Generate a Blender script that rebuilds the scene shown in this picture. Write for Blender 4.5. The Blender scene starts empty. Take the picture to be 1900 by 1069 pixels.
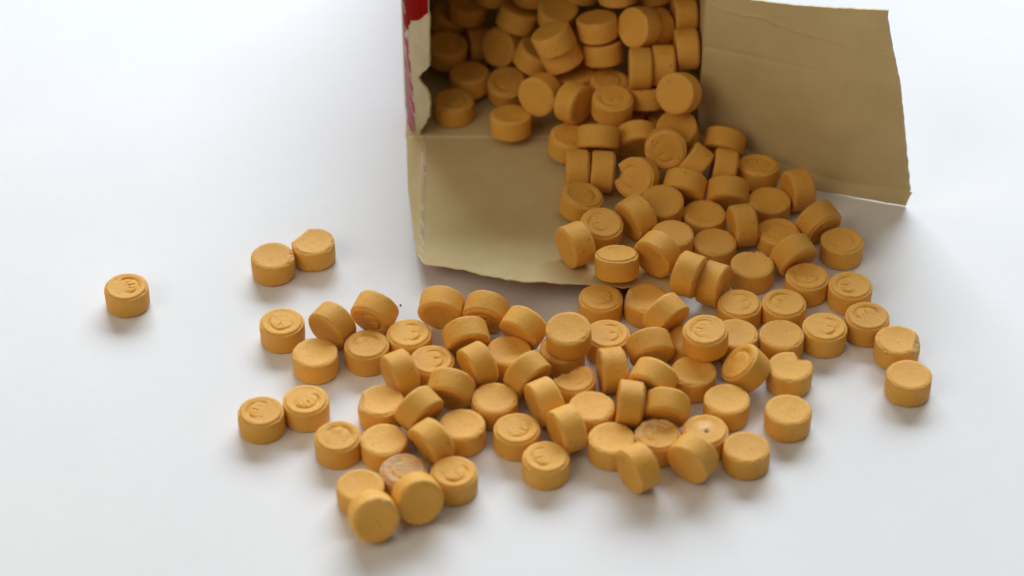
import bpy, math, random
import numpy as np
from mathutils import Vector, Matrix, noise

scene = bpy.context.scene
C = scene.collection

# ------------------------------------------------------------------ camera
# one unit = the diameter of one tablet
PITCH = math.radians(41.0)
DIST = 58.0
cam_data = bpy.data.cameras.new("camera")
cam_data.sensor_width = 22.3
cam_data.lens = 55.0
cam_data.clip_start = 1.0
cam_data.clip_end = 400.0
cam = bpy.data.objects.new("camera", cam_data)
C.objects.link(cam)
cam.location = (0, -DIST * math.cos(PITCH), DIST * math.sin(PITCH))
cam.rotation_euler = (math.pi / 2 - PITCH, 0, 0)
scene.camera = cam
cam_data.dof.use_dof = True
cam_data.dof.focus_distance = 57.2
cam_data.dof.aperture_fstop = 0.07

# ------------------------------------------------------------------ light
world = bpy.data.worlds.new("World")
scene.world = world
world.use_nodes = True
world.node_tree.nodes["Background"].inputs[0].default_value = (1.0, 0.88, 0.74, 1)
world.node_tree.nodes["Background"].inputs[1].default_value = 0.035


def area(name, loc, target, sx, sy, power, col):
    d = bpy.data.lights.new(name, 'AREA')
    d.shape = 'RECTANGLE'
    d.size, d.size_y = sx, sy
    d.energy = power
    d.color = col
    o = bpy.data.objects.new(name, d)
    C.objects.link(o)
    o.location = loc
    o.rotation_euler = (Vector(target) - Vector(loc)).to_track_quat('-Z', 'Y').to_euler()
    return o


area("window_light", (14, 134, 88), (0, 0, 0), 165, 80, 128000, (0.80, 0.895, 1.0))
area("room_light", (-52, -40, 58), (2, -2, 0), 60, 50, 6600, (1.0, 0.84, 0.62))
area("overhead_fill", (6, -6, 100), (2, -2, 0), 110, 90, 3600, (1.0, 0.91, 0.80))  # added overhead fill that lightens the shading around the tablets
scene.view_settings.view_transform = 'Standard'
scene.view_settings.look = 'None'
scene.view_settings.gamma = 1.0
scene.view_settings.exposure = 1.68


# ------------------------------------------------------------------ materials
def new_mat(name):
    m = bpy.data.materials.new(name)
    m.use_nodes = True
    nt = m.node_tree
    return m, nt, nt.nodes["Principled BSDF"]


def node(nt, kind, **kw):
    n = nt.nodes.new(kind)
    for k, v in kw.items():
        setattr(n, k, v)
    return n


def ramp(nt, fac, stops):
    r = node(nt, 'ShaderNodeValToRGB')
    els = r.color_ramp.elements
    while len(els) < len(stops):
        els.new(0.5)
    for e, (p, c) in zip(els, stops):
        e.position = p
        e.color = (*c, 1)
    nt.links.new(fac, r.inputs[0])
    return r.outputs[0]


def noise_tex(nt, vec, scale, detail=4, rough=0.55):
    n = node(nt, 'ShaderNodeTexNoise')
    n.inputs['Scale'].default_value = scale
    n.inputs['Detail'].default_value = detail
    n.inputs['Roughness'].default_value = rough
    nt.links.new(vec, n.inputs['Vector'])
    return n.outputs['Fac']


def mix(nt, fac, a, b, mode='MIX'):
    n = node(nt, 'ShaderNodeMix', data_type='RGBA', blend_type=mode)
    for s, v in ((n.inputs[0], fac), (n.inputs[6], a), (n.inputs[7], b)):
        if hasattr(v, 'is_linked'):
            nt.links.new(v, s)
        elif isinstance(v, (int, float)):
            s.default_value = v
        else:
            s.default_value = (*v, 1)
    return n.outputs[2]


def bump(nt, bsdf, h, strength, dist):
    b = node(nt, 'ShaderNodeBump')
    b.inputs['Strength'].default_value = strength
    b.inputs['Distance'].default_value = dist
    nt.links.new(h, b.inputs['Height'])
    nt.links.new(b.outputs[0], bsdf.inputs['Normal'])


def tablet_material():
    m, nt, b = new_mat("pressed_tablet")
    tc = node(nt, 'ShaderNodeTexCoord')
    oi = node(nt, 'ShaderNodeObjectInfo')
    off = node(nt, 'ShaderNodeVectorMath', operation='MULTIPLY_ADD')
    cx = node(nt, 'ShaderNodeCombineXYZ')
    for k in range(3):
        nt.links.new(oi.outputs['Random'], cx.inputs[k])
    off.inputs[1].default_value = (37, 53, 71)
    nt.links.new(cx.outputs[0], off.inputs[0])
    nt.links.new(tc.outputs['Object'], off.inputs[2])
    v = off.outputs[0]
    big = noise_tex(nt, v, 2.2, 3)
    col = ramp(nt, big, [(0.3, (0.79, 0.402, 0.056)), (0.7, (0.85, 0.442, 0.076))])
    rnd = ramp(nt, oi.outputs['Random'], [(0.0, (0.88, 0.86, 0.80)), (0.5, (0.98, 0.98, 0.98)), (1.0, (1.05, 1.08, 1.22))])
    col = mix(nt, 1.0, col, rnd, 'MULTIPLY')
    # chalky mottling and sparse darker grains pressed into the surface
    fine = noise_tex(nt, v, 26, 3)
    col = mix(nt, ramp(nt, fine, [(0.42, (0, 0, 0)), (0.75, (0.36, 0.36, 0.36))]), col, (0.76, 0.47, 0.16))
    sp = noise_tex(nt, v, 11, 1)
    col = mix(nt, ramp(nt, sp, [(0.70, (0, 0, 0)), (0.76, (0.55, 0.55, 0.55))]), col, (0.33, 0.16, 0.05))
    at = node(nt, 'ShaderNodeAttribute', attribute_name='wear')
    sep = node(nt, 'ShaderNodeSeparateColor')
    nt.links.new(at.outputs['Color'], sep.inputs[0])
    n2 = noise_tex(nt, v, 9, 4)
    pale = node(nt, 'ShaderNodeMath', operation='MULTIPLY')
    nt.links.new(sep.outputs[0], pale.inputs[0])
    r2 = ramp(nt, n2, [(0.3, (0.25, 0.25, 0.25)), (0.6, (1, 1, 1))])
    nt.links.new(r2, pale.inputs[1])
    col = mix(nt, pale.outputs[0], col, (0.86, 0.60, 0.29))
    st = node(nt, 'ShaderNodeMath', operation='MULTIPLY')
    nt.links.new(sep.outputs[1], st.inputs[0])
    r3 = ramp(nt, noise_tex(nt, v, 4, 4), [(0.35, (0.25, 0.25, 0.25)), (0.65, (1, 1, 1))])
    nt.links.new(r3, st.inputs[1])
    col = mix(nt, st.outputs[0], col, (0.56, 0.345, 0.20))
    dk = mix(nt, sep.outputs[2], col, (0.12, 0.07, 0.03))
    nt.links.new(dk, b.inputs['Base Color'])
    b.inputs['Roughness'].default_value = 0.56
    b.inputs['Specular IOR Level'].default_value = 0.24
    b.inputs['Subsurface Weight'].default_value = 0.0
    hsum = node(nt, 'ShaderNodeMath', operation='MULTIPLY_ADD')
    nt.links.new(noise_tex(nt, v, 55, 3), hsum.inputs[0])
    hsum.inputs[1].default_value = 0.5
    nt.links.new(noise_tex(nt, v, 14, 4), hsum.inputs[2])
    bump(nt, b, hsum.outputs[0], 0.4, 0.03)
    return m


def board_material(name, ca, cb, fibre=1.0, rough=0.85, fleck=(0.30, 0.22, 0.12)):
    m, nt, b = new_mat(name)
    tc = node(nt, 'ShaderNodeTexCoord')
    v = tc.outputs['Object']
    col = ramp(nt, noise_tex(nt, v, 0.9, 5), [(0.3, ca), (0.7, cb)])
    mp = node(nt, 'ShaderNodeMapping')
    mp.inputs['Scale'].default_value = (9, 28, 9)
    nt.links.new(v, mp.inputs[0])
    fb = noise_tex(nt, mp.outputs[0], 1.5, 5, 0.7)
    col = mix(nt, ramp(nt, fb, [(0.62, (0, 0, 0)), (0.74, (0.35, 0.35, 0.35))]), col, fleck)
    col = mix(nt, ramp(nt, noise_tex(nt, v, 30, 3), [(0.6, (0, 0, 0)), (0.8, (0.3, 0.3, 0.3))]), col,
              tuple(min(1, c * 1.35) for c in cb))
    nt.links.new(col, b.inputs['Base Color'])
    b.inputs['Roughness'].default_value = rough
    b.inputs['Specular IOR Level'].default_value = 0.2
    bump(nt, b, noise_tex(nt, v, 18, 5, 0.65), 0.25 * fibre, 0.03)
    return m


def plain_material(name, col, rough=0.45, spec=0.4):
    m, nt, b = new_mat(name)
    tc = node(nt, 'ShaderNodeTexCoord')
    c2 = tuple(min(1, c * 0.88) for c in col)
    nt.links.new(ramp(nt, noise_tex(nt, tc.outputs['Object'], 5, 4), [(0.35, c2), (0.65, col)]), b.inputs['Base Color'])
    b.inputs['Roughness'].default_value = rough
    b.inputs['Specular IOR Level'].default_value = spec
    return m


def table_material():
    m, nt, b = new_mat("white_tabletop")
    tc = node(nt, 'ShaderNodeTexCoord')
    v = tc.outputs['Object']
    col = ramp(nt, noise_tex(nt, v, 0.25, 5), [(0.3, (0.775, 0.775, 0.78)), (0.7, (0.81, 0.81, 0.81))])
    col = mix(nt, ramp(nt, noise_tex(nt, v, 3.0, 5, 0.65), [(0.5, (0, 0, 0)), (0.8, (0.35, 0.35, 0.35))]), col, (0.745, 0.74, 0.735))
    nt.links.new(col, b.inputs['Base Color'])
    b.inputs['Roughness'].default_value = 0.42
    b.inputs['Specular IOR Level'].default_value = 0.22
    bump(nt, b, noise_tex(nt, v, 6, 5, 0.6), 0.06, 0.05)
    return m


M_TAB = tablet_material()
M_BOARD = board_material("bare_cardboard", (0.57, 0.455, 0.23), (0.65, 0.525, 0.28))
M_TORN = board_material("torn_cardboard", (0.52, 0.46, 0.29), (0.64, 0.57, 0.38), 2.2, 0.9, (0.62, 0.56, 0.42))
M_CREASE = board_material("crease_highlight_and_edge", (0.70, 0.60, 0.38), (0.80, 0.70, 0.47))  # worn crease with its ridge highlight painted in; also pale cut edges
M_RED = plain_material("red_print", (0.27, 0.003, 0.002), 0.7, 0.05)
M_PINK = plain_material("glancing_red_print", (0.42, 0.075, 0.10), 0.6, 0.15)  # red print paled to pink, glancing sheen painted into the colour
M_WHITE = plain_material("white_print", (0.62, 0.52, 0.58), 0.6, 0.2)
M_TABLE = table_material()


# ------------------------------------------------------------------ helpers
def mesh_obj(name, verts, faces, mats, parent=None, smooth=True, fmat=None):
    me = bpy.data.meshes.new(name)
    me.from_pydata([tuple(map(float, p)) for p in verts], [], faces)
    for m in (mats if isinstance(mats, (list, tuple)) else [mats]):
        me.materials.append(m)
    if fmat is not None:
        me.polygons.foreach_set('material_index', fmat)
    if smooth:
        me.polygons.foreach_set('use_smooth', [True] * len(me.polygons))
    me.update()
    o = bpy.data.objects.new(name, me)
    C.objects.link(o)
    if parent:
        o.parent = parent
    return o


def slab(front, back, nu, nv, fm=None, rim=0):
    """closed sheet from two grids of nu x nv points (row major, index v*nu+u)"""
    n = nu * nv
    verts = list(front) + list(back)
    faces, mats = [], []
    for j in range(nv - 1):
        for i in range(nu - 1):
            a = j * nu + i
            faces.append((a, a + 1, a + nu + 1, a + nu)); mats.append(fm(i, j) if fm else 0)
            faces.append((n + a, n + a + nu, n + a + nu + 1, n + a + 1)); mats.append(rim)
    edge = [i for i in range(nu)] + [j * nu + nu - 1 for j in range(1, nv)] + \
           [(nv - 1) * nu + i for i in range(nu - 2, -1, -1)] + [j * nu for j in range(nv - 2, 0, -1)]
    for k in range(len(edge)):
        a, b2 = edge[k], edge[(k + 1) % len(edge)]
        faces.append((b2, a, n + a, n + b2)); mats.append(rim)
    return verts, faces, mats


def sharp_edges(o, deg=40):
    me = o.data
    o.select_set(False)
    me.set_sharp_from_angle(angle=math.radians(deg))


# ------------------------------------------------------------------ setting
tb_v, tb_f = [], []
S = 90
for z in (0.0, -1.2):
    tb_v += [(-S, -S, z), (S, -S, z), (S, S, z), (-S, S, z)]
tb_f = [(0, 1, 2, 3), (7, 6, 5, 4), (0, 4, 5, 1), (1, 5, 6, 2), (2, 6, 7, 3), (3, 7, 4, 0)]
table = mesh_obj("tabletop", tb_v, tb_f, M_TABLE, smooth=False)
table['kind'] = 'structure'
table['label'] = 'plain white tabletop under the spilled tablets and the box'

# ------------------------------------------------------------------ cardboard box
YM, XR, XL, HB, DEPTH = 5.66, 4.58, -2.62, 5.05, 9.5
TH = 0.055
box = bpy.data.objects.new("cardboard_box", None)
C.objects.link(box)
box['label'] = 'torn open red cardboard box lying on its side with tablets spilling out'
box['category'] = 'box'


def panel(name, p0, du, dv, nrm, mats, nu=14, nv=14, wob=0.012, fm=None, th=TH, seed=0.0):
    # inner face bare, outer face printed when a second material is given
    p0, du, dv, nrm = map(Vector, (p0, du, dv, nrm))
    fr, bk = [], []
    for j in range(nv):
        for i in range(nu):
            p = p0 + du * (i / (nu - 1)) + dv * (j / (nv - 1))
            w = noise.noise(p * 0.6 + Vector((seed, 3.1, 7.7))) * wob
            fr.append(p + nrm * w)
            bk.append(p + nrm * (w - th))
    v, f, m = slab(fr, bk, nu, nv, fm)
    if len(mats) > 1:
        m = [1 if (k % 2 == 1 and k < 2 * (nu - 1) * (nv - 1)) else 0 for k in range(len(f))]
    o = mesh_obj(name, v, f, mats, box, True, m)
    sharp_edges(o)
    return o


panel("bottom_panel", (XL, YM, 0.06), (XR - XL, 0, 0), (0, DEPTH, 0), (0, 0, 1), [M_BOARD], wob=0.0, th=0.05)
panel("back_panel", (XL, YM + DEPTH, 0.06), (XR - XL, 0, 0), (0, 0, HB - 0.06), (0, -1, 0), [M_BOARD, M_RED], seed=2)
panel("top_panel", (XL, YM + 0.1, HB), (0, DEPTH - 0.1, 0), (XR - XL, 0, 0), (0, 0, -1), [M_BOARD, M_RED], seed=3)
panel("side_panel", (XR, YM, 0.06), (0, 0, HB - 0.06), (0, DEPTH, 0), (-1, 0, 0), [M_BOARD, M_RED], seed=4)
panel("side_panel", (XL, YM + 1.15, 0.06), (0, DEPTH - 1.15, 0), (0, 0, HB - 0.06), (1, 0, 0), [M_BOARD, M_WHITE], seed=5)


def flap_z(x, y):
    s = min(max((YM - y) / 5.6, 0), 1.25)
    return 0.05 + np.interp(x, FLX, FLZ) * s ** 2.2


FLX, FLZ = [-2.6, -1.6, 0.0, 1.5, 2.6, 3.8], [0.42, 0.55, 0.6, 0.46, 0.38, 0.3]        # how far the curled front edge stands off the table
FX = [-2.453, -2.268, -2.038, -1.476, -1.104, -0.61, -0.122, 0.365, 1.097, 1.953, 2.932, 3.416, 3.641, 3.96]
FY = [1.49, 0.865, 0.28, 0.041, -0.106, -0.395, -0.641, -0.682, -0.592, -0.554, -0.568, -0.691, -0.819, -0.799]
nu, nv = 120, 60
fr, bk, crs = [], [], []
for j in range(nv):
    for i in range(nu):
        s, t = j / (nv - 1), i / (nu - 1)
        yy = YM - s * 5.3
        xl = np.interp(yy, [0.4, 1.3, 3.0, YM], [-2.2, -2.32, -2.5, -2.6])
        xr = np.interp(yy, [0.0, YM], [3.72, 4.5])
        x = xl + (xr - xl) * t
        y = YM - s * (YM - np.interp(x, FX, FY))
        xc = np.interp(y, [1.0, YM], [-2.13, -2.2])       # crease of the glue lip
        z = flap_z(x, y) + 0.035 * math.exp(-((x - xc) / 0.04) ** 2) * 1.4
        if x < xc:
            z -= 0.16 * (xc - x)
        z += 0.02 * noise.noise(Vector((x * 0.8, y * 0.8, 1.0))) * s
        z += 0.03 * s ** 8 * noise.noise(Vector((x * 2.2, 4.0, 1.0)))
        if s > 0.995:
            y += 0.03 * noise.noise(Vector((x * 5, 2.0, 1.0))) + 0.012 * noise.noise(Vector((x * 21, 2.0, 1.0)))
        z = max(z, 0.05)
        crs.append(abs(x - xc - 0.012 * noise.noise(Vector((y * 3, 1, 1)))) < 0.034 or (s < 0.012 and noise.noise(Vector((x * 2.5, 6, 1))) > -0.25))  # points along crease and fold that get the painted highlight
        fr.append(Vector((x, y, z)))
        bk.append(Vector((x, y + 0.004, z - 0.04)))
v, f, m = slab(fr, bk, nu, nv)
top_faces = 2 * (nu - 1) * (nv - 1)
m = []
for k in range(len(f)):
    if k >= top_faces:
        m.append(2)
    elif k % 2:
        m.append(1)
    else:
        q = k // 2
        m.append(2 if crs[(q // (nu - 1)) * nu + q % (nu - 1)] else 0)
# grid runs left-right and back-front: flip so the upper side faces up
f = [tuple(reversed(q)) for q in f]
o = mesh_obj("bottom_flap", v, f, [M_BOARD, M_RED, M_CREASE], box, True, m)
sharp_edges(o, 50)
o['label'] = 'flat cardboard flap in front of the box with a curled torn front edge'

# side flap, swung out to the right: its corners in its own upright plane
hb = Vector((XR - 0.01, YM + 0.02, 0.0))
ob = Vector((9.435, 2.922, 0.450))
dirx = (ob - hb); dirx.z = 0
Lf = dirx.length
dirx.normalize()
nrm = Vector((dirx.y, -dirx.x, 0))       # towards the viewer
PROFILE = [[0.0, 2.102, 3.803, 5.557], [0.06, 0.05, 0.153, 0.45], [4.249, 4.642, 4.96, 5.288]]                     # crease and top heights against distance from the hinge


def flap_pt(d, z, t):
    wob = 0.08 * noise.noise(Vector((d * 0.45, z * 0.45, 9.0))) * min(1, d) \
        + 0.035 * math.exp(-((z - (4.0 + 0.02 * d + 0.1 * noise.noise(Vector((d, 0, 4))))) / 0.03) ** 2) * min(1, d * 2) \
        - 0.025 * math.exp(-((z - 2.75 - 0.12 * d) / 0.05) ** 2) * max(0, 1 - t)
    p = hb + dirx * d + nrm * (wob + 0.22 * t * (1 - t))
    p.z = z
    return p


nu, nv = 64, 90
fr, bk = [], []
for j in range(nv):
    for i in range(nu):
        t, s = i / (nu - 1), j / (nv - 1)
        d = t * Lf
        zc, zt = np.interp(d, PROFILE[0], PROFILE[1]), np.interp(d, PROFILE[0], PROFILE[2])
        d2 = d + t ** 1.5 * np.interp(s, [[0.009, 0.274, 0.634, 0.748, 0.958], [-0.018, -0.256, -0.608, -0.775, -1.082]][0], [[0.009, 0.274, 0.634, 0.748, 0.958], [-0.018, -0.256, -0.608, -0.775, -1.082]][1])
        z = zc + (zt - zc) * s
        if t > 0.995:
            d2 += 0.02 * noise.noise(Vector((z * 5, 1, 2)))
        p = flap_pt(d2, z, t)
        if s > 0.99:
            p.z += 0.02 * noise.noise(Vector((d * 4, 2, 2)))
        fr.append(p)
        bk.append(p - nrm * TH)
v, f, m = slab(fr, bk, nu, nv)
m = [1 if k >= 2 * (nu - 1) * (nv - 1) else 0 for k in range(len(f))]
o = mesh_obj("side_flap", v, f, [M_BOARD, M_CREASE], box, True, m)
sharp_edges(o, 50)
o['label'] = 'big side flap standing open to the right of the box mouth'
flap_o = o
LIP = [[0.0, 0.335, 0.527, 0.777, 1.0], [4.863, 6.38, 7.25, 8.379, 9.39], [4.801, 4.041, 3.584, 3.234, 2.948]]
nu, nv = 50, 10
fr, bk = [], []
for j in range(nv):
    for i in range(nu):
        t, s = i / (nu - 1), j / (nv - 1)
        t2 = -0.01 + 1.02 * t
        d = t2 * Lf
        top = flap_pt(d, np.interp(d, PROFILE[0], PROFILE[1]) + 0.03, t2) + nrm * 0.03
        bot = Vector((np.interp(t, LIP[0], LIP[1]), np.interp(t, LIP[0], LIP[2]), 0.05))
        bot.y += 0.012 * noise.noise(Vector((t * 14, 3, 3)))
        p = top.lerp(bot, s)
        p.z += 0.05 * math.sin(math.pi * s) - 0.0
        fr.append(p)
        bk.append(p + Vector((0, 0.012, -0.04)))
v, f, m = slab(fr, bk, nu, nv)
f = [tuple(reversed(q)) for q in f]
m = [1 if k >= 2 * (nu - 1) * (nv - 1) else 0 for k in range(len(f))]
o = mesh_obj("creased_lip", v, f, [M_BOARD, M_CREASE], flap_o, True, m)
sharp_edges(o, 50)

# left side: stub of the flap torn off, bent inwards, print partly ripped away
SX = [-2.62, -2.60, -2.50, -2.36, -2.2, -1.95]
SY = [YM + 1.18, YM + 0.55, YM + 0.22, YM + 0.02, YM - 0.12, YM - 0.25]
RZ = [-0.05, 0.3, 0.6, 0.85, 1.25, 1.5, 1.7, 1.85, 2.0, 2.15, 2.3, 3.0, 3.9, 5.0]
RX = [-2.36, -2.24, -2.13, -2.04, -2.0, -2.04, -2.17, -2.30, -2.22, -2.1, -2.01, -1.99, -1.98, -1.98]
PZ = [0.0, 0.8, 1.7, 2.2, 2.6, 3.2, 3.4, 3.6, 3.9, 4.0]
PX = [-2.40, -2.41, -2.45, -2.50, -2.53, -2.49, -2.42, -2.2, -1.97, -1.9]
nu, nv = 64, 240
fr, bk, tag = [], [], []
for j in range(nv):
    z = 0.02 + (HB - 0.02) * j / (nv - 1)
    xm = np.interp(z, RZ, RX) + 0.045 * noise.noise(Vector((z * 6, 0, 0))) + 0.022 * noise.noise(Vector((z * 22, 5, 0)))
    if z > 2.3:
        xm = np.interp(z, RZ, RX) + 0.006 * noise.noise(Vector((z * 7, 0, 0)))
    for i in range(nu):
        x = -2.62 + (xm + 2.62) * (i / (nu - 1)) ** 1.25
        y = np.interp(x, SX, SY)
        px = np.interp(z, PZ, PX) + 0.025 * noise.noise(Vector((z * 6, 8, 0))) + 0.012 * noise.noise(Vector((z * 25, 8, 3)))
        bare = x > px
        nn = Vector((-0.75, -0.66, 0))
        p = Vector((x, y, z))
        if bare:
            p -= nn * (0.022 + 0.02 * noise.noise(p * 4) + 0.012 * noise.noise(p * 14))
        # the lower part curls towards the viewer
        c = max(0, 1.0 - abs(z - 0.9) / 0.9) * max(0, (x + 2.3) / 0.3)
        p.y -= 0.10 * c
        fr.append(p)
        bk.append(p - nn * 0.05)
        if bare:
            tag.append(0)
        elif x < -2.612:
            tag.append(2)
        elif z > 3.05:
            tag.append(1)
        elif z > 2.2:
            tag.append(2 if noise.noise(Vector((x * 9, z * 3, 2))) > 0.12 else 3)
        else:
            k = (z * 2.2 + (x + 2.6) * 9.0) % 1.0
            tag.append(3 if k < 0.72 else 2)
v, f, m = slab(fr, bk, nu, nv, lambda i, j: tag[j * nu + i])
stub = mesh_obj("torn_flap", v, f, [M_TORN, M_RED, M_WHITE, M_PINK], box, True, m)
stub['label'] = 'ragged stub of a torn off flap, red print ripped to bare board'
sharp_edges(stub, 60)
# white lettering on the red print, broken off by the tear
cu = bpy.data.curves.new("print_lettering", 'FONT')
cu.body = "MA"
cu.size = 0.20
cu.extrude = 0.003
lt = bpy.data.objects.new("print_lettering", cu)
C.objects.link(lt)
dg = bpy.context.evaluated_depsgraph_get()
lme = bpy.data.meshes.new_from_object(lt.evaluated_get(dg))
bpy.data.objects.remove(lt)
lme.materials.clear()
lme.materials.append(M_WHITE)
lt = bpy.data.objects.new("print_lettering", lme)
C.objects.link(lt)
lt.parent = box
# lay the letters on the stub: x along the sheet, running downwards
tx = Vector((0.145, -0.478, -0.866)).normalized()
nz = Vector((-0.957, -0.29, 0)).normalized()
nz = (nz - tx * nz.dot(tx)).normalized()
ty = nz.cross(tx)
rot = Matrix((tx, ty, nz)).transposed().to_4x4()
lt.matrix_world = Matrix.Translation((-2.60, 6.10, 3.72)) @ rot


# ------------------------------------------------------------------ tablets
RAD, HGT = 0.5, 0.56
NA = 96


def smooth01(t):
    t = np.clip(t, 0, 1)
    return t * t * (3 - 2 * t)


def fbm(P, scale, seed):
    return np.array([noise.noise(Vector((p[0] * scale + seed, p[1] * scale - seed * 1.7, p[2] * scale + seed * 0.3))) for p in P])


def arc_mark(x, y, depth, seed):
    """pressed letter: a broad crescent moat with its back on +x, a split in its middle and two swollen lobes inside"""
    r, a = np.hypot(x, y), np.degrees(np.arctan2(y, x))
    span = 104 + (seed * 17 % 14)
    taper = np.clip(np.cos(np.radians(np.clip(a / span, -1, 1) * 90)), 0, 1) ** 0.6
    inside = np.abs(a) < span
    wo, wi = 0.062 * taper + 0.004, 0.020 + 0.006 * taper
    rc = 0.252 + 0.016 * taper
    outer = 1 - smooth01((r - rc - 0.012 * taper) / wo)
    inner = smooth01((r - rc + 0.030 * taper + 0.012) / wi)
    moat = outer * inner * taper ** 0.5 * inside

    def stroke(x0, y0, x1, y1, w):
        L2 = (x1 - x0) ** 2 + (y1 - y0) ** 2
        tt = np.clip(((x - x0) * (x1 - x0) + (y - y0) * (y1 - y0)) / L2, 0, 1)
        return 1 - smooth01(np.hypot(x - x0 - tt * (x1 - x0), y - y0 - tt * (y1 - y0)) / w)

    g = moat
    g = np.maximum(g, 0.55 * stroke(0.22, 0.0, 0.07, 0.01, 0.034))
    g = np.maximum(g, 0.45 * stroke(0.02, 0.225, -0.07, 0.20, 0.030))
    g = np.maximum(g, 0.45 * stroke(0.02, -0.225, -0.06, -0.205, 0.030))
    if seed % 2:
        g = np.maximum(g, 0.35 * stroke(0.17, 0.12, 0.04, 0.10, 0.026))
        g = np.maximum(g, 0.35 * stroke(0.17, -0.12, 0.04, -0.10, 0.026))
    lobes = np.exp(-((np.hypot((x - 0.10) * 1.2, np.abs(y) - 0.115)) / 0.09) ** 2) * 0.30
    worn = np.array([noise.noise(Vector((px * 4.2 + seed * 3.3, py * 4.2 - seed, seed * 1.9))) for px, py in zip(np.atleast_1d(x), np.atleast_1d(y))])
    k = np.clip(0.80 + 0.9 * worn, 0.12, 1.1)
    return depth * (lobes - g) * k


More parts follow.
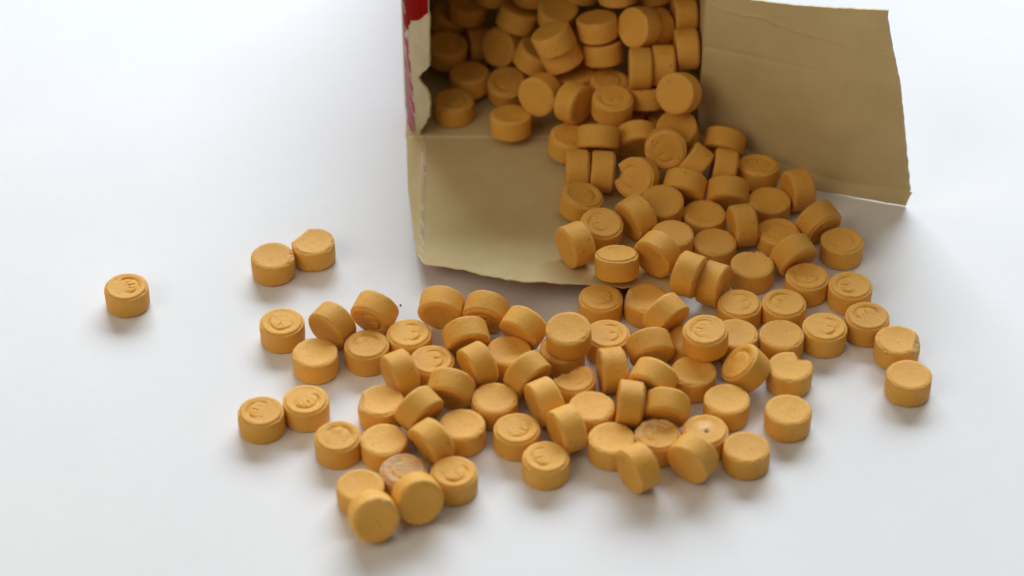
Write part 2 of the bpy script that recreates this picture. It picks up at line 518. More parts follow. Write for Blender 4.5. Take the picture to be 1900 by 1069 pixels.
def tablet_mesh(name, face, seed, depth=0.034, chip=None):
    rng = random.Random(seed)
    r_top = list(np.linspace(0.02, 0.40, 26)) + [0.412, 0.422, 0.432, 0.440, 0.447, 0.454, 0.464, 0.474, 0.482, 0.489, 0.494, 0.4975]
    rings = []        # (r, z, kind)
    for r in r_top:
        rings.append((r, 'top'))
    for z in (0.20, 0.13, 0.06, 0.0, -0.06, -0.13, -0.20):
        rings.append((z, 'side'))
    for r in reversed([0.05, 0.15, 0.25, 0.34, 0.40, 0.43, 0.455, 0.475, 0.488, 0.497]):
        rings.append((r, 'bot'))
    th = np.arange(NA) * 2 * math.pi / NA
    P = [np.array([[0, 0, 0.0]])]
    kinds = ['ctop']

    def marked_z(r):
        d = 0.030 * smooth01((r - 0.432) / 0.022) + 0.010 * smooth01((r - 0.455) / 0.03) + 0.020 * smooth01((r - 0.486) / 0.013) - 0.008 * np.exp(-((r - 0.395) / 0.035) ** 2)
        return HGT / 2 - d

    def plain_z(r):
        dish = 0.024 * (1 - np.clip(r / 0.40, 0, 1) ** 2)
        d = 0.008 * smooth01((r - 0.425) / 0.014) + 0.018 * smooth01((r - 0.455) / 0.032) + 0.018 * smooth01((r - 0.486) / 0.013)
        return HGT / 2 - dish - d

    for val, k in rings:
        if k == 'side':
            r = RAD + 0.004 * (1 - (val / 0.2) ** 2)
            P.append(np.stack([r * np.cos(th), r * np.sin(th), np.full(NA, val)], 1))
        else:
            x, y = val * np.cos(th), val * np.sin(th)
            f = face if k == 'top' else ('P' if face == 'M' else 'M')
            z = marked_z(np.full(NA, val)) if f == 'M' else plain_z(np.full(NA, val))
            if k == 'top' and face == 'M' and val < 0.43:
                z = z + arc_mark(x, y, depth, seed)
            P.append(np.stack([x, y, z if k == 'top' else -z], 1))
    P.append(np.array([[0, 0, -HGT / 2]]))
    zc = (marked_z(np.array([0.0]))[0] + arc_mark(np.array([0.0]), np.array([0.0]), depth, seed)[0]) if face == 'M' else plain_z(np.array([0.0]))[0]
    P[0][0, 2] = zc
    P = np.concatenate(P)
    # hand made unevenness
    n1, n2 = fbm(P, 2.4, seed * 3.7), fbm(P, 7.0, seed * 5.1)
    nrm = P / np.maximum(np.linalg.norm(P, axis=1, keepdims=True), 1e-6)
    P = P + nrm * (n1 * 0.010 + n2 * 0.004)[:, None]
    # worn rim: small nicks along the top edge
    rr = np.hypot(P[:, 0], P[:, 1])
    rimw = np.exp(-((rr - 0.47) / 0.03) ** 2) * (np.abs(P[:, 2]) > 0.18)
    n3 = fbm(P, 9.0, seed * 2.3 + 11)
    P[:, 2] -= np.sign(P[:, 2]) * rimw * np.clip(n3 - 0.10, 0, 1) * (0.04 if face == 'M' else 0.055)
    wear = np.zeros((len(P), 4)); wear[:, 3] = 1
    wear[:, 0] = rimw * np.clip(n3 - 0.1, 0, 1) * 0.7 + rimw * 0.14
    x, y, z = P[:, 0].copy(), P[:, 1].copy(), P[:, 2].copy()
    rough = fbm(P, 12, seed + 31)
    if chip == 'notch':
        cxn, rn = 0.50, 0.175
        rn_ = rn * (1 + 0.16 * rough + 0.14 * fbm(P, 27, seed + 5)) * np.clip(0.62 + (z + 0.28) / 0.56 * 0.45, 0.3, 1.05)
        xl_ = cxn - np.sqrt(np.clip(rn_ ** 2 - y ** 2, 0, None))
        mk = (np.abs(y) < rn_) & (x > xl_)
        P[mk, 0] = xl_[mk]
        wear[mk, 0] = 0.25
    elif chip == 'broken':
        a = math.radians(105)
        nx, ny = math.cos(a), math.sin(a)
        lim = 0.20 + 0.05 * rough - 0.05 * (z / 0.28)
        e = x * nx + y * ny - lim
        mk = e > 0
        P[mk, 0] -= (e * nx)[mk]
        P[mk, 1] -= (e * ny)[mk]
        P[mk, 2] += (rough * 0.02)[mk]
        wear[mk, 0] = 0.7
    elif chip == 'bevel':
        nx, nz_ = 0.72, 0.69
        e = x * nx + z * nz_ - (0.435 + 0.02 * rough + 0.25 * y * y)
        mk = e > 0
        P[mk, 0] -= (e * nx)[mk]
        P[mk, 2] -= (e * nz_)[mk]
        wear[mk, 0] = 0.75
    elif chip == 'rough':
        sec = np.exp(-(np.arctan2(y, x) / 0.75) ** 2) * np.exp(-((rr - 0.47) / 0.06) ** 2) * (z > 0.1)
        P[:, 2] += sec * (rough - 0.5) * 0.06
        P[:, :2] *= (1 + (sec * rough * 0.06))[:, None]
        wear[:, 0] = np.maximum(wear[:, 0], sec * np.clip(rough * 1.5 + 0.4, 0, 1) * 0.8)
    elif chip == 'face':
        mk = smooth01((-y - 0.02) / 0.10 + rough * 0.5) * (z > 0.16) * smooth01((0.5 - rr) / 0.06 + 0.4)
        P[:, 2] -= mk * (0.085 + 0.05 * rough)
        wear[:, 1] = mk * 0.6
    elif chip == 'pale':
        mk = smooth01((x * 0.8 - y * 0.55 - 0.02) / 0.12 + rough * 0.7) * (z > 0.1)
        P[:, 2] += mk * rough * 0.03
        wear[:, 0] = np.maximum(wear[:, 0], mk * 0.75)
    elif chip == 'pit':
        mk = np.exp(-(np.hypot(x - 0.04, y - 0.0) / 0.13) ** 2) * (z > 0.1)
        P[:, 2] += mk * 0.02
        wear[:, 0] = np.maximum(wear[:, 0], np.clip(mk * 1.6, 0, 1))
        hole = np.exp(-(np.hypot(x + 0.07, y + 0.03) / 0.045) ** 2) * (z > 0.1)
        P[:, 2] -= hole * 0.06
        wear[:, 2] = hole * 0.6
    elif chip == 'stain':
        wear[:, 1] = 0.9 * (z > -0.1)
        P[:, 2] += (z > 0.1) * rough * 0.012
    faces = []
    nr = len(rings)
    for i in range(NA):
        faces.append((0, 1 + i, 1 + (i + 1) % NA))
    for k in range(nr - 1):
        b0, b1 = 1 + k * NA, 1 + (k + 1) * NA
        for i in range(NA):
            j = (i + 1) % NA
            faces.append((b0 + i, b1 + i, b1 + j, b0 + j))
    last, bl = len(P) - 1, 1 + (nr - 1) * NA
    for i in range(NA):
        faces.append((last, bl + (i + 1) % NA, bl + i))
    me = bpy.data.meshes.new(name)
    me.from_pydata(P.tolist(), [], faces)
    me.materials.append(M_TAB)
    me.polygons.foreach_set('use_smooth', [True] * len(me.polygons))
    at = me.attributes.new('wear', 'FLOAT_COLOR', 'POINT')
    at.data.foreach_set('color', np.clip(wear, 0, 1).astype(np.float32).ravel())
    me.update()
    return me


VAR = {
    'M1': tablet_mesh('tablet', 'M', 1, 0.050), 'M2': tablet_mesh('tablet', 'M', 2, 0.044),
    'M3': tablet_mesh('tablet', 'M', 3, 0.038), 'M4': tablet_mesh('tablet', 'M', 4, 0.026),
    'M5': tablet_mesh('tablet', 'M', 18, 0.044), 'M6': tablet_mesh('tablet', 'M', 19, 0.036),
    'M7': tablet_mesh('tablet', 'M', 23, 0.030),
    'P1': tablet_mesh('tablet', 'P', 5), 'P2': tablet_mesh('tablet', 'P', 6),
    'P3': tablet_mesh('tablet', 'P', 7), 'P4': tablet_mesh('tablet', 'P', 8),
    'P5': tablet_mesh('tablet', 'P', 20), 'P6': tablet_mesh('tablet', 'P', 21), 'P7': tablet_mesh('tablet', 'P', 22),
    'Prough': tablet_mesh('tablet', 'P', 9, chip='rough'), 'Pchip': tablet_mesh('tablet', 'P', 10, chip='bevel'),
    'Pnotch': tablet_mesh('tablet', 'P', 11, chip='notch'), 'Mnotch': tablet_mesh('tablet', 'M', 12, 0.03, chip='notch'),
    'Mbroken': tablet_mesh('tablet', 'M', 13, 0.03, chip='broken'), 'Pface': tablet_mesh('tablet', 'P', 14, chip='face'),
    'Mpale': tablet_mesh('tablet', 'M', 15, 0.034, chip='pale'), 'Mpit': tablet_mesh('tablet', 'M', 16, 0.015, chip='pit'),
    'Mstain': tablet_mesh('tablet', 'M', 17, 0.02, chip='stain'),
}
# position, axis of the visible face, direction of the mark, shape, label
TABLETS = [
    ((-8.743, -0.574, 0.28), (0.0, 0.0, 1.0), (0.93, 0.367, 0.0), 'M1', 'lone marked orange tablet lying far left of all the others'),
    ((-5.501, 0.501, 0.28), (0.0, 0.0, 1.0), (0.997, 0.071, 0.0), 'Prough', 'plain tablet with a crumbly right rim, left one of the pair up left'),
    ((-4.6, 1.012, 0.28), (0.0, 0.0, 1.0), (-0.803, 0.596, 0.0), 'Pchip', 'plain tablet with a pale chip on its rim, right one of the pair up left'),
    ((-5.134, -1.773, 0.28), (0.0, 0.0, 1.0), (-0.36, -0.933, -0.0), 'M2', 'marked tablet at the far left of the row below the pair, open side up'),
    ((-3.998, -1.853, 0.521), (-0.589, -0.799, -0.124), (0.806, -0.57, -0.158), 'P1', 'tipped tablet showing a shaded plain face, leaning between two flat marked tablets at left'),
    ((-4.333, -2.795, 0.28), (0.0, 0.0, 1.0), (0.998, 0.059, 0.0), 'P6', 'flat plain tablet just below the leftmost tipped tablet of the scatter'),
    ((-3.077, -1.454, 0.536), (-0.402, -0.881, -0.252), (0.815, -0.469, 0.34), 'M1', 'tipped tablet with a shaded ringed face, leaning over two marked tablets'),
    ((-3.21, -2.514, 0.28), (0.0, 0.0, 1.0), (-0.13, 0.991, 0.0), 'M5', 'flat marked tablet under the tipped ringed tablet, mark at its top'),
    ((-2.285, -2.141, 0.28), (0.0, 0.0, 1.0), (1.0, 0.031, 0.0), 'M5', 'flat marked tablet right of the tipped ringed tablet'),
    ((-1.753, -3.015, 0.28), (0.0, 0.0, 1.0), (0.98, 0.197, 0.0), 'M2', 'flat marked tablet partly hidden by two tablets on edge at centre left'),
    ((-2.439, -3.432, 0.513), (-0.883, -0.466, -0.063), (0.469, -0.862, -0.191), 'P1', 'tablet standing on edge with a pale sunlit top, left of a marked tablet'),
    ((-1.324, -3.939, 0.543), (-0.254, -0.907, -0.337), (0.967, -0.23, -0.109), 'P2', 'tipped tablet with a small nick on its top rim, below a flat marked tablet'),
    ((-0.077, -2.719, 0.28), (0.0, 0.0, 1.0), (1.0, 0.001, 0.0), 'P7', 'flat plain tablet behind two tablets on edge in the middle of the scatter'),
    ((-1.584, -1.268, 0.536), (-0.14, -0.965, -0.221), (0.99, -0.132, -0.053), 'P6', 'tipped tablet with shaded plain face, left one of two below the cardboard edge'),
    ((-0.582, -1.438, 0.539), (-0.228, -0.939, -0.257), (0.494, -0.339, 0.8), 'M6', 'tipped tablet with specks on its side, right one of two below the cardboard edge'),
    ((-1.012, -2.279, 0.541), (0.219, -0.932, -0.291), (0.976, 0.214, 0.05), 'P7', 'tipped tablet in front of the two leaning below the cardboard edge'),
    ((-0.749, -3.203, 0.528), (-0.855, -0.508, -0.102), (0.518, -0.834, -0.188), 'P5', 'tablet on edge leaning left of the plain flat tablet in the middle'),
    ((0.267, -2.038, 0.607), (-0.517, -0.799, -0.309), (0.856, -0.484, -0.182), 'P3', 'tipped tablet with specks, left of the plain tablet lying on another one'),
    ((1.243, -2.645, 0.894), (-0.051, -0.119, 0.992), (0.999, -0.021, 0.049), 'P4', 'plain tablet lying on top of another tablet in the upper middle of the scatter'),
    ((1.115, -2.613, 0.28), (0.0, 0.0, 1.0), (1.0, -0.015, 0.0), 'P5', 'mostly hidden tablet beneath the plain tablet lying on top, upper middle'),
    ((2.122, -2.159, 0.28), (0.0, 0.0, 1.0), (1.0, -0.028, 0.0), 'M5', 'flat marked tablet behind a tablet standing on edge, right of the stacked pair'),
    ((1.999, -0.935, 0.28), (0.0, 0.0, 1.0), (0.853, -0.523, 0.0), 'M7', 'flat tablet with a faint crescent, left of the two against the cardboard edge'),
    ((3.028, -0.954, 0.28), (0.0, 0.0, 1.0), (-0.999, 0.04, -0.0), 'Pchip', 'plain tablet with a worn left rim against the cardboard edge, another leaning on it'),
    ((3.415, -1.806, 0.752), (0.649, -0.696, -0.307), (0.758, 0.562, 0.329), 'P6', 'tipped tablet leaning on the plain tablet by the cardboard edge'),
    ((4.245, -2.682, 0.875), (-0.065, -0.048, 0.997), (-0.972, 0.23, -0.052), 'M7', 'marked tablet lying raised on top of its neighbours at centre right'),
    ((3.96, -2.319, 0.28), (0.0, 0.0, 1.0), (0.999, -0.053, 0.0), 'P3', 'mostly hidden tablet peeping out left under the raised marked tablet'),
    ((4.964, -2.159, 0.28), (0.0, 0.0, 1.0), (0.998, -0.067, 0.0), 'P1', 'flat plain tablet half hidden right of the raised marked tablet'),
    ((3.959, -3.375, 0.28), (0.0, 0.0, 1.0), (0.999, -0.054, 0.0), 'P2', 'flat plain tablet directly below the raised marked tablet'),
    ((5.124, -1.131, 0.28), (0.0, 0.0, 1.0), (0.898, 0.44, 0.0), 'M4', 'flat faintly marked tablet, left of the two marked ones behind a plain flat tablet'),
    ((6.122, -1.119, 0.28), (0.0, 0.0, 1.0), (-0.823, 0.568, -0.0), 'M2', 'flat marked tablet with a hooked mark, right of the two behind a plain flat tablet'),
    ((5.98, -2.194, 0.28), (0.0, 0.0, 1.0), (0.997, -0.08, 0.0), 'P4', 'smooth plain flat tablet left of a marked one, below the hooked mark tablet'),
    ((6.964, -1.926, 0.28), (0.0, 0.0, 1.0), (0.964, -0.264, 0.0), 'M5', 'flat marked tablet, third from the right end of the right hand chain'),
    ((7.946, -1.566, 0.28), (0.0, 0.0, 1.0), (-0.325, 0.946, -0.0), 'M1', 'flat tablet with a deep round mark above the plain end tablets at right'),
    ((7.676, -0.52, 0.28), (0.0, 0.0, 1.0), (-0.997, -0.074, 0.0), 'M1', 'flat marked tablet at the right edge, mark curving down its left side'),
    ((6.729, -0.204, 0.28), (0.0, 0.0, 1.0), (-0.088, -0.996, 0.0), 'M5', 'flat tablet with a mark like a smile, beside a tipped tablet'),
    ((7.651, 1.08, 0.28), (0.0, 0.0, 1.0), (0.861, -0.509, 0.0), 'M4', 'marked tablet highest along the right edge, nearest the cardboard side flap'),
    ((5.503, 0.214, 0.28), (0.0, 0.0, 1.0), (0.244, 0.97, 0.0), 'Prough', 'plain flat tablet with a chipped back rim right of two tablets on edge'),
    ((8.536, -2.372, 0.28), (0.0, 0.0, 1.0), (0.959, -0.285, 0.0), 'Pchip', 'plain tablet with a lump on its right rim, second last at far right'),
    ((8.653, -3.507, 0.28), (0.0, 0.0, 1.0), (0.993, -0.118, 0.0), 'P6', 'plain dished tablet at the far right end of all'),
    ((6.079, -3.248, 0.28), (0.0, 0.0, 1.0), (0.639, 0.769, 0.0), 'Pnotch', 'plain tablet with a bite missing from its upper right rim'),
    ((5.931, -4.608, 0.28), (0.0, 0.0, 1.0), (0.997, -0.082, 0.0), 'P7', 'plain flat tablet lying alone at lower right below the bitten one'),
    ((4.637, -4.273, 0.28), (0.0, 0.0, 1.0), (0.998, -0.064, 0.0), 'P6', 'plain flat tablet with a nicked rim left of the lower right loner'),
    ((5.105, -3.278, 0.517), (-0.644, 0.024, 0.765), (0.44, 0.83, 0.344), 'M5', 'tipped marked tablet facing left, beside the bitten tablet'),
    ((3.037, -2.682, 0.594), (0.21, -0.911, -0.354), (0.976, 0.178, 0.122), 'P5', 'tipped tablet left of the raised marked tablet, shaded face down'),
    ((3.067, -3.806, 0.69), (-0.483, -0.81, -0.333), (0.874, -0.467, -0.131), 'P6', 'tipped tablet above another one, left of the plain tablet below the raised one'),
    ((3.311, -4.55, 0.544), (-0.169, -0.929, -0.329), (0.984, -0.177, -0.006), 'P2', 'tipped tablet leaning right of a tablet standing upright on edge'),
    ((2.528, -4.486, 0.606), (-0.992, 0.068, 0.106), (0.124, 0.687, 0.716), 'P5', 'tablet standing upright on edge showing only its side, lower middle'),
    ((2.186, -3.315, 0.504), (-0.986, -0.168, 0.017), (0.167, -0.963, 0.212), 'P7', 'tall tablet on edge in front of the marked tablet beside the stacked pair'),
    ((1.331, -3.586, 0.28), (0.0, 0.0, 1.0), (0.946, 0.325, 0.0), 'Mbroken', 'broken marked tablet with a corner missing, below the stacked pair'),
    ((-0.372, -4.24, 0.28), (0.0, 0.0, 1.0), (1.0, 0.005, 0.0), 'P1', 'flat plain smooth tablet in the lower middle below a tablet on edge'),
    ((0.337, -3.542, 0.593), (0.659, -0.696, -0.287), (0.753, 0.606, 0.258), 'P6', 'tipped tablet in the middle of the scatter showing its right face in shade'),
    ((0.705, -4.326, 0.517), (-0.889, -0.45, -0.09), (0.459, -0.875, -0.152), 'P6', 'tablet on edge left of the broken tablet'),
    ((1.71, -4.501, 0.28), (0.0, 0.0, 1.0), (1.0, -0.024, 0.0), 'P7', 'flat plain tablet between a tablet on edge and an upright one, lower middle'),
    ((1.164, -5.21, 0.547), (-0.895, -0.445, -0.041), (0.446, -0.894, -0.049), 'P5', 'tablet on edge behind the lowest marked tablet of the middle'),
    ((0.104, -5.171, 0.28), (0.0, 0.0, 1.0), (0.865, -0.501, 0.0), 'M7', 'flat marked tablet up left of the lowest marked tablet of the middle'),
    ((0.712, -6.025, 0.28), (0.0, 0.0, 1.0), (-0.943, -0.332, 0.0), 'M6', 'lowest flat marked tablet of the middle, near the bottom edge'),
    ((2.112, -5.467, 0.28), (0.0, 0.0, 1.0), (1.0, -0.03, 0.0), 'P6', 'flat plain tablet behind a tablet on edge at the lower edge'),
    ((2.641, -6.327, 0.513), (-0.857, -0.511, -0.063), (-0.035, -0.064, 0.997), 'M5', 'tablet on edge at the bottom edge with its ringed face turned left'),
    ((3.096, -5.349, 0.28), (0.0, 0.0, 1.0), (-0.844, 0.537, -0.0), 'Mpale', 'marked tablet with a pale crumbly patch at the lower right'),
    ((4.111, -5.218, 0.28), (0.0, 0.0, 1.0), (0.057, 0.998, 0.0), 'Mpit', 'tablet with a white spot and a dark pit on its face'),
    ((3.806, -6.062, 0.535), (-0.591, -0.802, -0.092), (0.805, -0.593, -0.004), 'P7', 'tipped tablet in front of the white spotted tablet, smooth face to the lower left'),
    ((4.957, -5.747, 0.28), (0.0, 0.0, 1.0), (0.809, 0.588, 0.0), 'P2', 'flat dished plain tablet at the lower right beside a tipped one'),
    ((-5.384, -4.642, 0.28), (0.0, 0.0, 1.0), (-0.963, 0.271, 0.0), 'M6', 'marked tablet at the far lower left, left one of two touching'),
    ((-4.443, -4.29, 0.28), (0.0, 0.0, 1.0), (0.477, -0.879, 0.0), 'M1', 'marked tablet at lower left, right one of two touching, mark low on its face'),
    ((-3.699, -5.408, 0.28), (0.0, 0.0, 1.0), (0.602, 0.798, 0.0), 'M5', 'flat marked tablet left of a smooth plain one at the lower left'),
    ((-2.822, -4.319, 0.28), (0.0, 0.0, 1.0), (-0.999, -0.039, 0.0), 'Pchip', 'plain flat tablet with a rough left rim, left of a tipped one'),
    ((-1.988, -4.73, 0.653), (0.685, -0.669, -0.288), (0.728, 0.646, 0.229), 'P6', 'tipped tablet right of the plain tablet with a rough left rim'),
    ((-1.711, -5.595, 0.523), (-0.748, -0.649, -0.138), (0.663, -0.723, -0.194), 'Pface', 'tablet on edge with broken lower face, leaning on a flat plain tablet'),
    ((-1.07, -5.054, 0.28), (0.0, 0.0, 1.0), (1.0, 0.015, 0.0), 'P7', 'flat plain tablet behind the tablet with the broken face'),
    ((-2.711, -5.514, 0.28), (0.0, 0.0, 1.0), (0.136, 0.991, 0.0), 'P6', 'smooth flat plain tablet right of a marked one in the lower left'),
    ((-2.268, -6.412, 0.28), (0.0, 0.0, 1.0), (-0.928, -0.372, -0.0), 'Mstain', 'discoloured brownish pale tablet behind the two face on tablets'),
    ((-1.211, -6.48, 0.28), (0.0, 0.0, 1.0), (0.515, -0.857, 0.0), 'M5', 'flat marked tablet right of the two face on tablets at the bottom'),
    ((-3.154, -6.872, 0.28), (0.0, 0.0, 1.0), (0.999, 0.045, 0.0), 'P5', 'flat plain tablet behind the lowest tablet of all'),
    ((-1.951, -7.245, 0.559), (0.306, -0.897, 0.321), (0.952, 0.283, -0.116), 'P1', 'tilted tablet facing the viewer, right one of the two at the bottom'),
    ((-2.846, -7.75, 0.542), (0.285, -0.894, 0.346), (0.345, 0.432, 0.833), 'Prough', 'tilted tablet facing the viewer with a pale top edge, lowest of all'),
    ((2.378, -0.174, 0.875), (-0.017, 0.283, 0.959), (0.038, 0.958, -0.283), 'M7', 'ringed tablet sitting at the front edge of the cardboard floor flap'),
    ((1.451, 0.361, 0.999), (-0.88, -0.474, -0.017), (0.474, -0.88, 0.004), 'P5', 'tablet on edge with its face to the left, leftmost on the front of the flap'),
    ((2.059, 1.234, 0.705), (0.089, -0.154, 0.984), (-0.943, -0.33, 0.034), 'M3', 'marked tilted tablet behind the leftmost tablet on edge on the flap'),
    ((1.624, 2.413, 0.567), (0.226, -0.011, 0.974), (0.972, 0.069, -0.225), 'M6', 'marked tablet just below the two tablets standing side by side on the flap'),
    ((1.569, 3.588, 0.607), (-1.0, -0.008, 0.005), (-0.001, 0.62, 0.784), 'P1', 'left one of two tablets standing side by side on edge on the flap'),
    ((2.159, 3.501, 0.629), (-0.998, 0.043, 0.053), (0.068, 0.619, 0.782), 'P2', 'right one of two tablets standing side by side on edge on the flap'),
    ((2.967, 3.159, 0.716), (-0.354, -0.749, 0.56), (-0.904, 0.427, -0.001), 'Mnotch', 'bitten marked tablet facing the viewer, right of the two standing side by side'),
    ((2.888, 1.644, 0.764), (-0.798, -0.582, -0.154), (0.601, -0.787, -0.141), 'P2', 'tipped tablet with its shaded face lower left, behind two piled tablets on the flap'),
    ((3.528, 2.154, 0.632), (-0.047, -0.187, 0.981), (0.998, -0.045, 0.04), 'P3', 'plain tablet behind a tipped one in the middle of the flap heap'),
    ((4.516, 2.061, 0.28), (0.0, 0.0, 1.0), (0.998, -0.057, 0.0), 'P4', 'plain flat tablet left of a narrow tablet on edge on the flap heap'),
    ((4.694, 1.017, 0.28), (0.0, 0.0, 1.0), (0.998, -0.061, 0.0), 'P5', 'plain flat tablet below the narrow tablet on edge at the flap heap'),
    ((3.31, 0.099, 0.95), (-0.621, -0.779, -0.087), (0.783, -0.622, -0.017), 'P4', 'large looking tipped tablet leaning on a plain one near the flap front'),
    ((3.695, 1.007, 0.534), (0.0, 0.0, 1.0), (0.999, -0.048, 0.0), 'P2', 'plain tablet mostly hidden behind the large looking tipped tablet near the flap front'),
    ((3.981, -0.576, 0.905), (0.902, -0.424, -0.076), (0.427, 0.855, 0.294), 'P1', 'left one of two tablets on edge pressed together at the flap corner'),
    ((4.565, -0.516, 0.574), (0.889, -0.458, 0.026), (0.455, 0.888, 0.067), 'P7', 'right one of two tablets on edge pressed together at the flap corner'),
    ((4.086, 2.902, 0.671), (-0.245, -0.868, -0.433), (0.967, -0.248, -0.051), 'P2', 'tipped tablet with a dark lower face under the round marked face on tablet'),
    ((4.343, 3.812, 0.602), (-0.781, 0.347, 0.52), (0.621, 0.338, 0.707), 'P1', 'tablet wedged slantwise beside the round face on tablet at the box mouth'),
    ((5.063, 3.691, 0.531), (-0.979, 0.107, 0.174), (0.191, 0.181, 0.965), 'P3', 'narrow tablet on edge left of a marked one by the side flap'),
    ((5.101, 2.776, 0.557), (-0.095, -0.884, -0.458), (0.992, -0.121, 0.026), 'P6', 'tipped tablet with dark lower face under the narrow one by the side flap'),
    ((5.139, 4.717, 0.546), (-0.267, -0.81, -0.523), (0.96, -0.268, -0.074), 'P2', 'tipped tablet against the foot of the side flap, highest there'),
    ((5.901, 3.795, 0.345), (0.038, 0.139, 0.99), (0.081, 0.987, -0.141), 'M2', 'marked tablet touching the bottom of the side flap'),
    ((6.082, 2.557, 0.28), (0.0, 0.0, 1.0), (0.997, -0.077, 0.0), 'P7', 'plain tablet below the marked one touching the side flap'),
    ((6.778, 2.959, 0.509), (-0.948, -0.314, 0.041), (0.313, -0.91, 0.271), 'P5', 'tablet on edge in front of the lower lip of the side flap'),
    ((7.159, 1.735, 0.536), (0.524, -0.816, -0.245), (0.331, -0.07, 0.941), 'M4', 'tipped tablet with a mark in shade, up left of the highest marked right edge tablet'),
    ((6.19, 1.415, 0.28), (0.0, 0.0, 1.0), (-0.824, 0.567, -0.0), 'M4', 'pale faintly marked tablet half covered by a tipped one, right of the narrow one'),
    ((6.464, 0.542, 0.548), (0.501, -0.814, -0.292), (0.86, 0.43, 0.277), 'P3', 'tipped tablet leaning over the pale faintly marked one'),
    ((5.366, 1.563, 0.574), (-0.978, -0.206, -0.007), (0.201, -0.961, 0.188), 'P2', 'narrow tablet standing on edge between plain flat tablets in the flap heap'),
    ((3.666, 3.887, 1.035), (-0.058, -0.913, 0.403), (-0.693, -0.254, -0.675), 'M4', 'round marked tablet facing the viewer at the lip of the box'),
    ((3.997, 4.725, 0.874), (-0.188, -0.385, 0.903), (0.982, -0.1, 0.161), 'P1', 'plain tablet behind the round marked one at the lip of the box'),
    ((3.85, 5.638, 0.4), (-0.034, 0.128, 0.991), (0.998, -0.047, 0.041), 'P2', 'dark mostly hidden tablet deep behind the pair at the lip of the box'),
    ((4.0, 4.919, 1.9), (-0.492, -0.735, 0.467), (0.871, -0.409, 0.273), 'P3', 'plain tablet facing the viewer close to the right box wall'),
    ((2.067, 4.202, 1.108), (-0.037, -0.713, -0.7), (0.999, -0.05, -0.002), 'P1', 'tablet seen from its side lying across the two standing side by side'),
    ((3.005, 4.599, 0.762), (0.123, -0.935, -0.334), (0.991, 0.102, 0.082), 'P6', 'shaded tipped tablet right of the one lying across the standing pair'),
    ((1.392, 4.737, 0.52), (0.122, -0.014, 0.992), (0.938, 0.327, -0.11), 'M5', 'shaded marked tablet left end of the heap at the floor crease'),
    ((2.428, 5.195, 1.33), (0.025, -0.057, 0.998), (-0.029, -0.998, -0.056), 'M2', 'marked tablet in the middle of the box mouth, face up'),
    ((1.491, 5.402, 1.258), (0.802, -0.593, 0.075), (0.597, 0.798, -0.078), 'P3', 'tipped tablet between a plain face on one and the middle marked one in the box'),
    ((0.703, 5.893, 1.157), (-0.479, -0.85, 0.221), (0.878, -0.462, 0.126), 'P1', 'plain face on tablet beside a marked one low in the box heap'),
    ((-0.113, 6.983, 0.546), (-0.041, -0.269, 0.962), (-0.939, -0.32, -0.13), 'M3', 'marked tilted tablet in the box above the one lying at the floor crease'),
    ((-0.025, 5.581, 0.491), (0.0, 0.143, 0.99), (1.0, -0.0, -0.0), 'P6', 'tablet sitting alone on the floor crease of the box'),
    ((-1.437, 6.423, 0.34), (0.0, 0.0, 1.0), (1.0, 0.017, 0.0), 'M4', 'dark marked tablet lying on the box floor near the torn left edge'),
    ((-1.059, 7.373, 0.468), (-0.018, 0.039, 0.999), (1.0, 0.014, 0.018), 'P2', 'dark tablet behind the one lying by the torn left edge'),
    ((-1.634, 8.162, 0.811), (0.081, -0.162, 0.983), (0.753, 0.656, 0.046), 'M2', 'dark round tablet touching the torn left edge in the box'),
    ((-0.857, 8.56, 0.676), (-0.972, -0.229, 0.06), (0.237, -0.946, 0.221), 'P1', 'dark narrow tablet on edge between two round ones at the left of the box'),
    ((-0.218, 7.847, 1.174), (-0.604, -0.705, 0.373), (0.785, -0.445, 0.431), 'M3', 'shaded marked tablet facing left in the left part of the box heap'),
    ((0.135, 8.084, 1.842), (0.309, 0.261, 0.915), (0.951, -0.087, -0.296), 'P6', 'tablet with lit side near the top of the box heap, left of centre'),
    ((1.016, 6.421, 2.405), (-0.408, 0.149, 0.901), (0.913, 0.051, 0.405), 'P3', 'tablet with lit side, upper one of a slanted pair in the box'),
    ((1.219, 6.543, 1.835), (-0.416, 0.189, 0.89), (0.909, 0.067, 0.411), 'P6', 'lower one of a slanted pair of tablets in the box'),
    ((2.084, 6.818, 2.483), (-0.128, 0.192, 0.973), (0.991, -0.004, 0.131), 'P5', 'upper tablet of a column of two in the top middle of the box'),
    ((2.238, 6.684, 1.85), (-0.13, 0.303, 0.944), (0.991, 0.009, 0.133), 'P6', 'lower tablet of a column of two in the top middle of the box'),
    ((3.093, 6.596, 2.646), (-0.703, -0.615, 0.357), (0.711, -0.601, 0.364), 'P3', 'pale spotted face on tablet at the end of a roll high in the box'),
    ((3.488, 6.977, 2.339), (-0.798, -0.53, 0.286), (0.603, -0.693, 0.396), 'P5', 'second tablet of the roll high in the box'),
    ((3.106, 5.777, 2.021), (-1.0, -0.004, -0.003), (-0.004, 0.588, 0.809), 'P6', 'left one of two tablets on edge near the right box wall'),
    ((3.668, 5.94, 1.975), (-1.0, 0.003, -0.009), (-0.005, 0.588, 0.809), 'P4', 'right one of two tablets on edge near the right box wall'),
    ((3.29, 5.739, 1.199), (-0.051, 0.37, 0.928), (0.997, -0.027, 0.066), 'P5', 'shaded tablet seen from its side below two on edge at the right'),
    ((4.211, 7.244, 2.559), (-0.991, -0.131, -0.002), (0.127, -0.964, 0.232), 'P6', 'topmost dark tablet pressed on the right box wall'),
    ((4.232, 6.217, 2.27), (-0.996, -0.073, -0.041), (-0.076, 0.579, 0.812), 'P3', 'dark tablet pressed on the right box wall below the topmost'),
    ((2.389, 6.227, 1.074), (0.111, -0.038, 0.993), (0.874, 0.479, -0.08), 'M7', 'dim tablet behind the middle marked one in the box'),
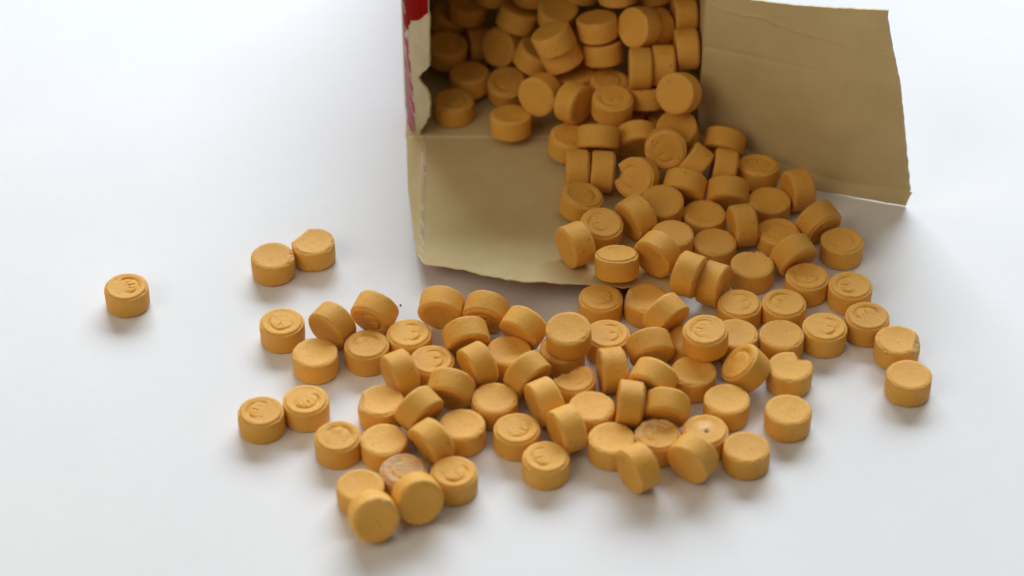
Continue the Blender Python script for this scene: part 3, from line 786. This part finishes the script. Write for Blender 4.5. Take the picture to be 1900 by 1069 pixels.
    ((1.558, 6.584, 1.057), (-0.088, 0.023, 0.996), (0.996, -0.018, 0.088), 'P2', 'dim tablet half hidden behind the tipped one in the box heap'),
    ((0.549, 7.153, 1.342), (0.428, 0.03, 0.903), (0.904, -0.022, -0.428), 'P3', 'dim tablet in the gap left of the slanted pair'),
    ((1.131, 7.76, 2.231), (0.041, -0.265, 0.964), (0.999, 0.001, -0.042), 'P5', 'dim round tablet at the top edge behind the slanted pair'),
    ((1.767, 8.086, 2.838), (0.112, -0.111, 0.988), (0.993, -0.007, -0.114), 'P2', 'dim tablet cut by the top edge above the column of two'),
    ((2.58, 7.348, 3.177), (-0.101, 0.248, 0.964), (0.994, -0.011, 0.107), 'P3', 'dim tablet cut by the top edge, left of the roll'),
    ((-1.097, 8.966, 1.588), (0.075, -0.18, 0.981), (0.997, 0.024, -0.072), 'P6', 'darkest round tablet at the top left of the box heap'),
    ((3.434, 7.855, 2.87), (-0.108, 0.164, 0.98), (0.993, -0.029, 0.114), 'P4', 'dim tablet cut by the top edge above the roll'),
    ((3.876, 7.363, 1.595), (-0.467, 0.049, 0.883), (0.883, -0.028, 0.469), 'P5', 'dark tablet deep in the gap right of the roll'),
    ((0.469, 8.51, 2.439), (-0.005, -0.1, 0.995), (1.0, -0.006, 0.005), 'P6', 'dim tablet cut by the top edge, left of centre'),
    ((-1.604, 9.172, 1.051), (0.426, -0.056, 0.903), (0.905, 0.046, -0.424), 'P7', 'dark tablet in the upper left corner beside the torn edge'),
    ((-0.444, 8.909, 2.192), (-0.128, -0.107, 0.986), (0.992, -0.009, 0.128), 'P1', 'dark tablet cut by the top edge at the left'),
    ((2.814, 5.959, 0.415), (0.125, 0.111, 0.986), (0.991, -0.051, -0.12), 'P7', 'dark tablet deep in the gap right of the middle marked one'),
    ((1.789, 5.65, 0.398), (0.124, 0.03, 0.992), (0.992, -0.026, -0.123), 'P7', 'dim tablet under the middle marked one in the box'),
]
GROUP = 'orange tablets spilled from the cardboard box'
for loc, axis, mark, var, label in TABLETS:
    o = bpy.data.objects.new('tablet', VAR[var])
    C.objects.link(o)
    Z = Vector(axis).normalized()
    X = Vector(mark)
    X = (X - Z * X.dot(Z)).normalized()
    Y = Z.cross(X)
    o.matrix_world = Matrix.Translation(loc) @ Matrix((X, Y, Z)).transposed().to_4x4()
    o['label'] = label
    o['category'] = 'tablet'
    o['group'] = GROUP

# a dark crumb on the table and small crumbs of tablet powder
rng = random.Random(4)


def crumb(loc, size, mat, label):
    vs, fs = [], []
    import bmesh
    bm = bmesh.new()
    bmesh.ops.create_icosphere(bm, subdivisions=2, radius=size)
    for vv in bm.verts:
        vv.co *= 1 + 0.5 * noise.noise(vv.co * (1.3 / size) + Vector(loc))
        vv.co.z *= 0.7
    me = bpy.data.meshes.new('crumb')
    bm.to_mesh(me)
    bm.free()
    me.materials.append(mat)
    o = bpy.data.objects.new('crumb', me)
    C.objects.link(o)
    o.location = loc
    o['label'] = label
    o['category'] = 'crumb'
    return o


M_DARK = plain_material("dark_crumb", (0.05, 0.04, 0.03), 0.8)
crumb((-2.54, -0.61, 0.014), 0.022, M_DARK, 'tiny dark crumb on the white table beside the tipped ringed tablet')
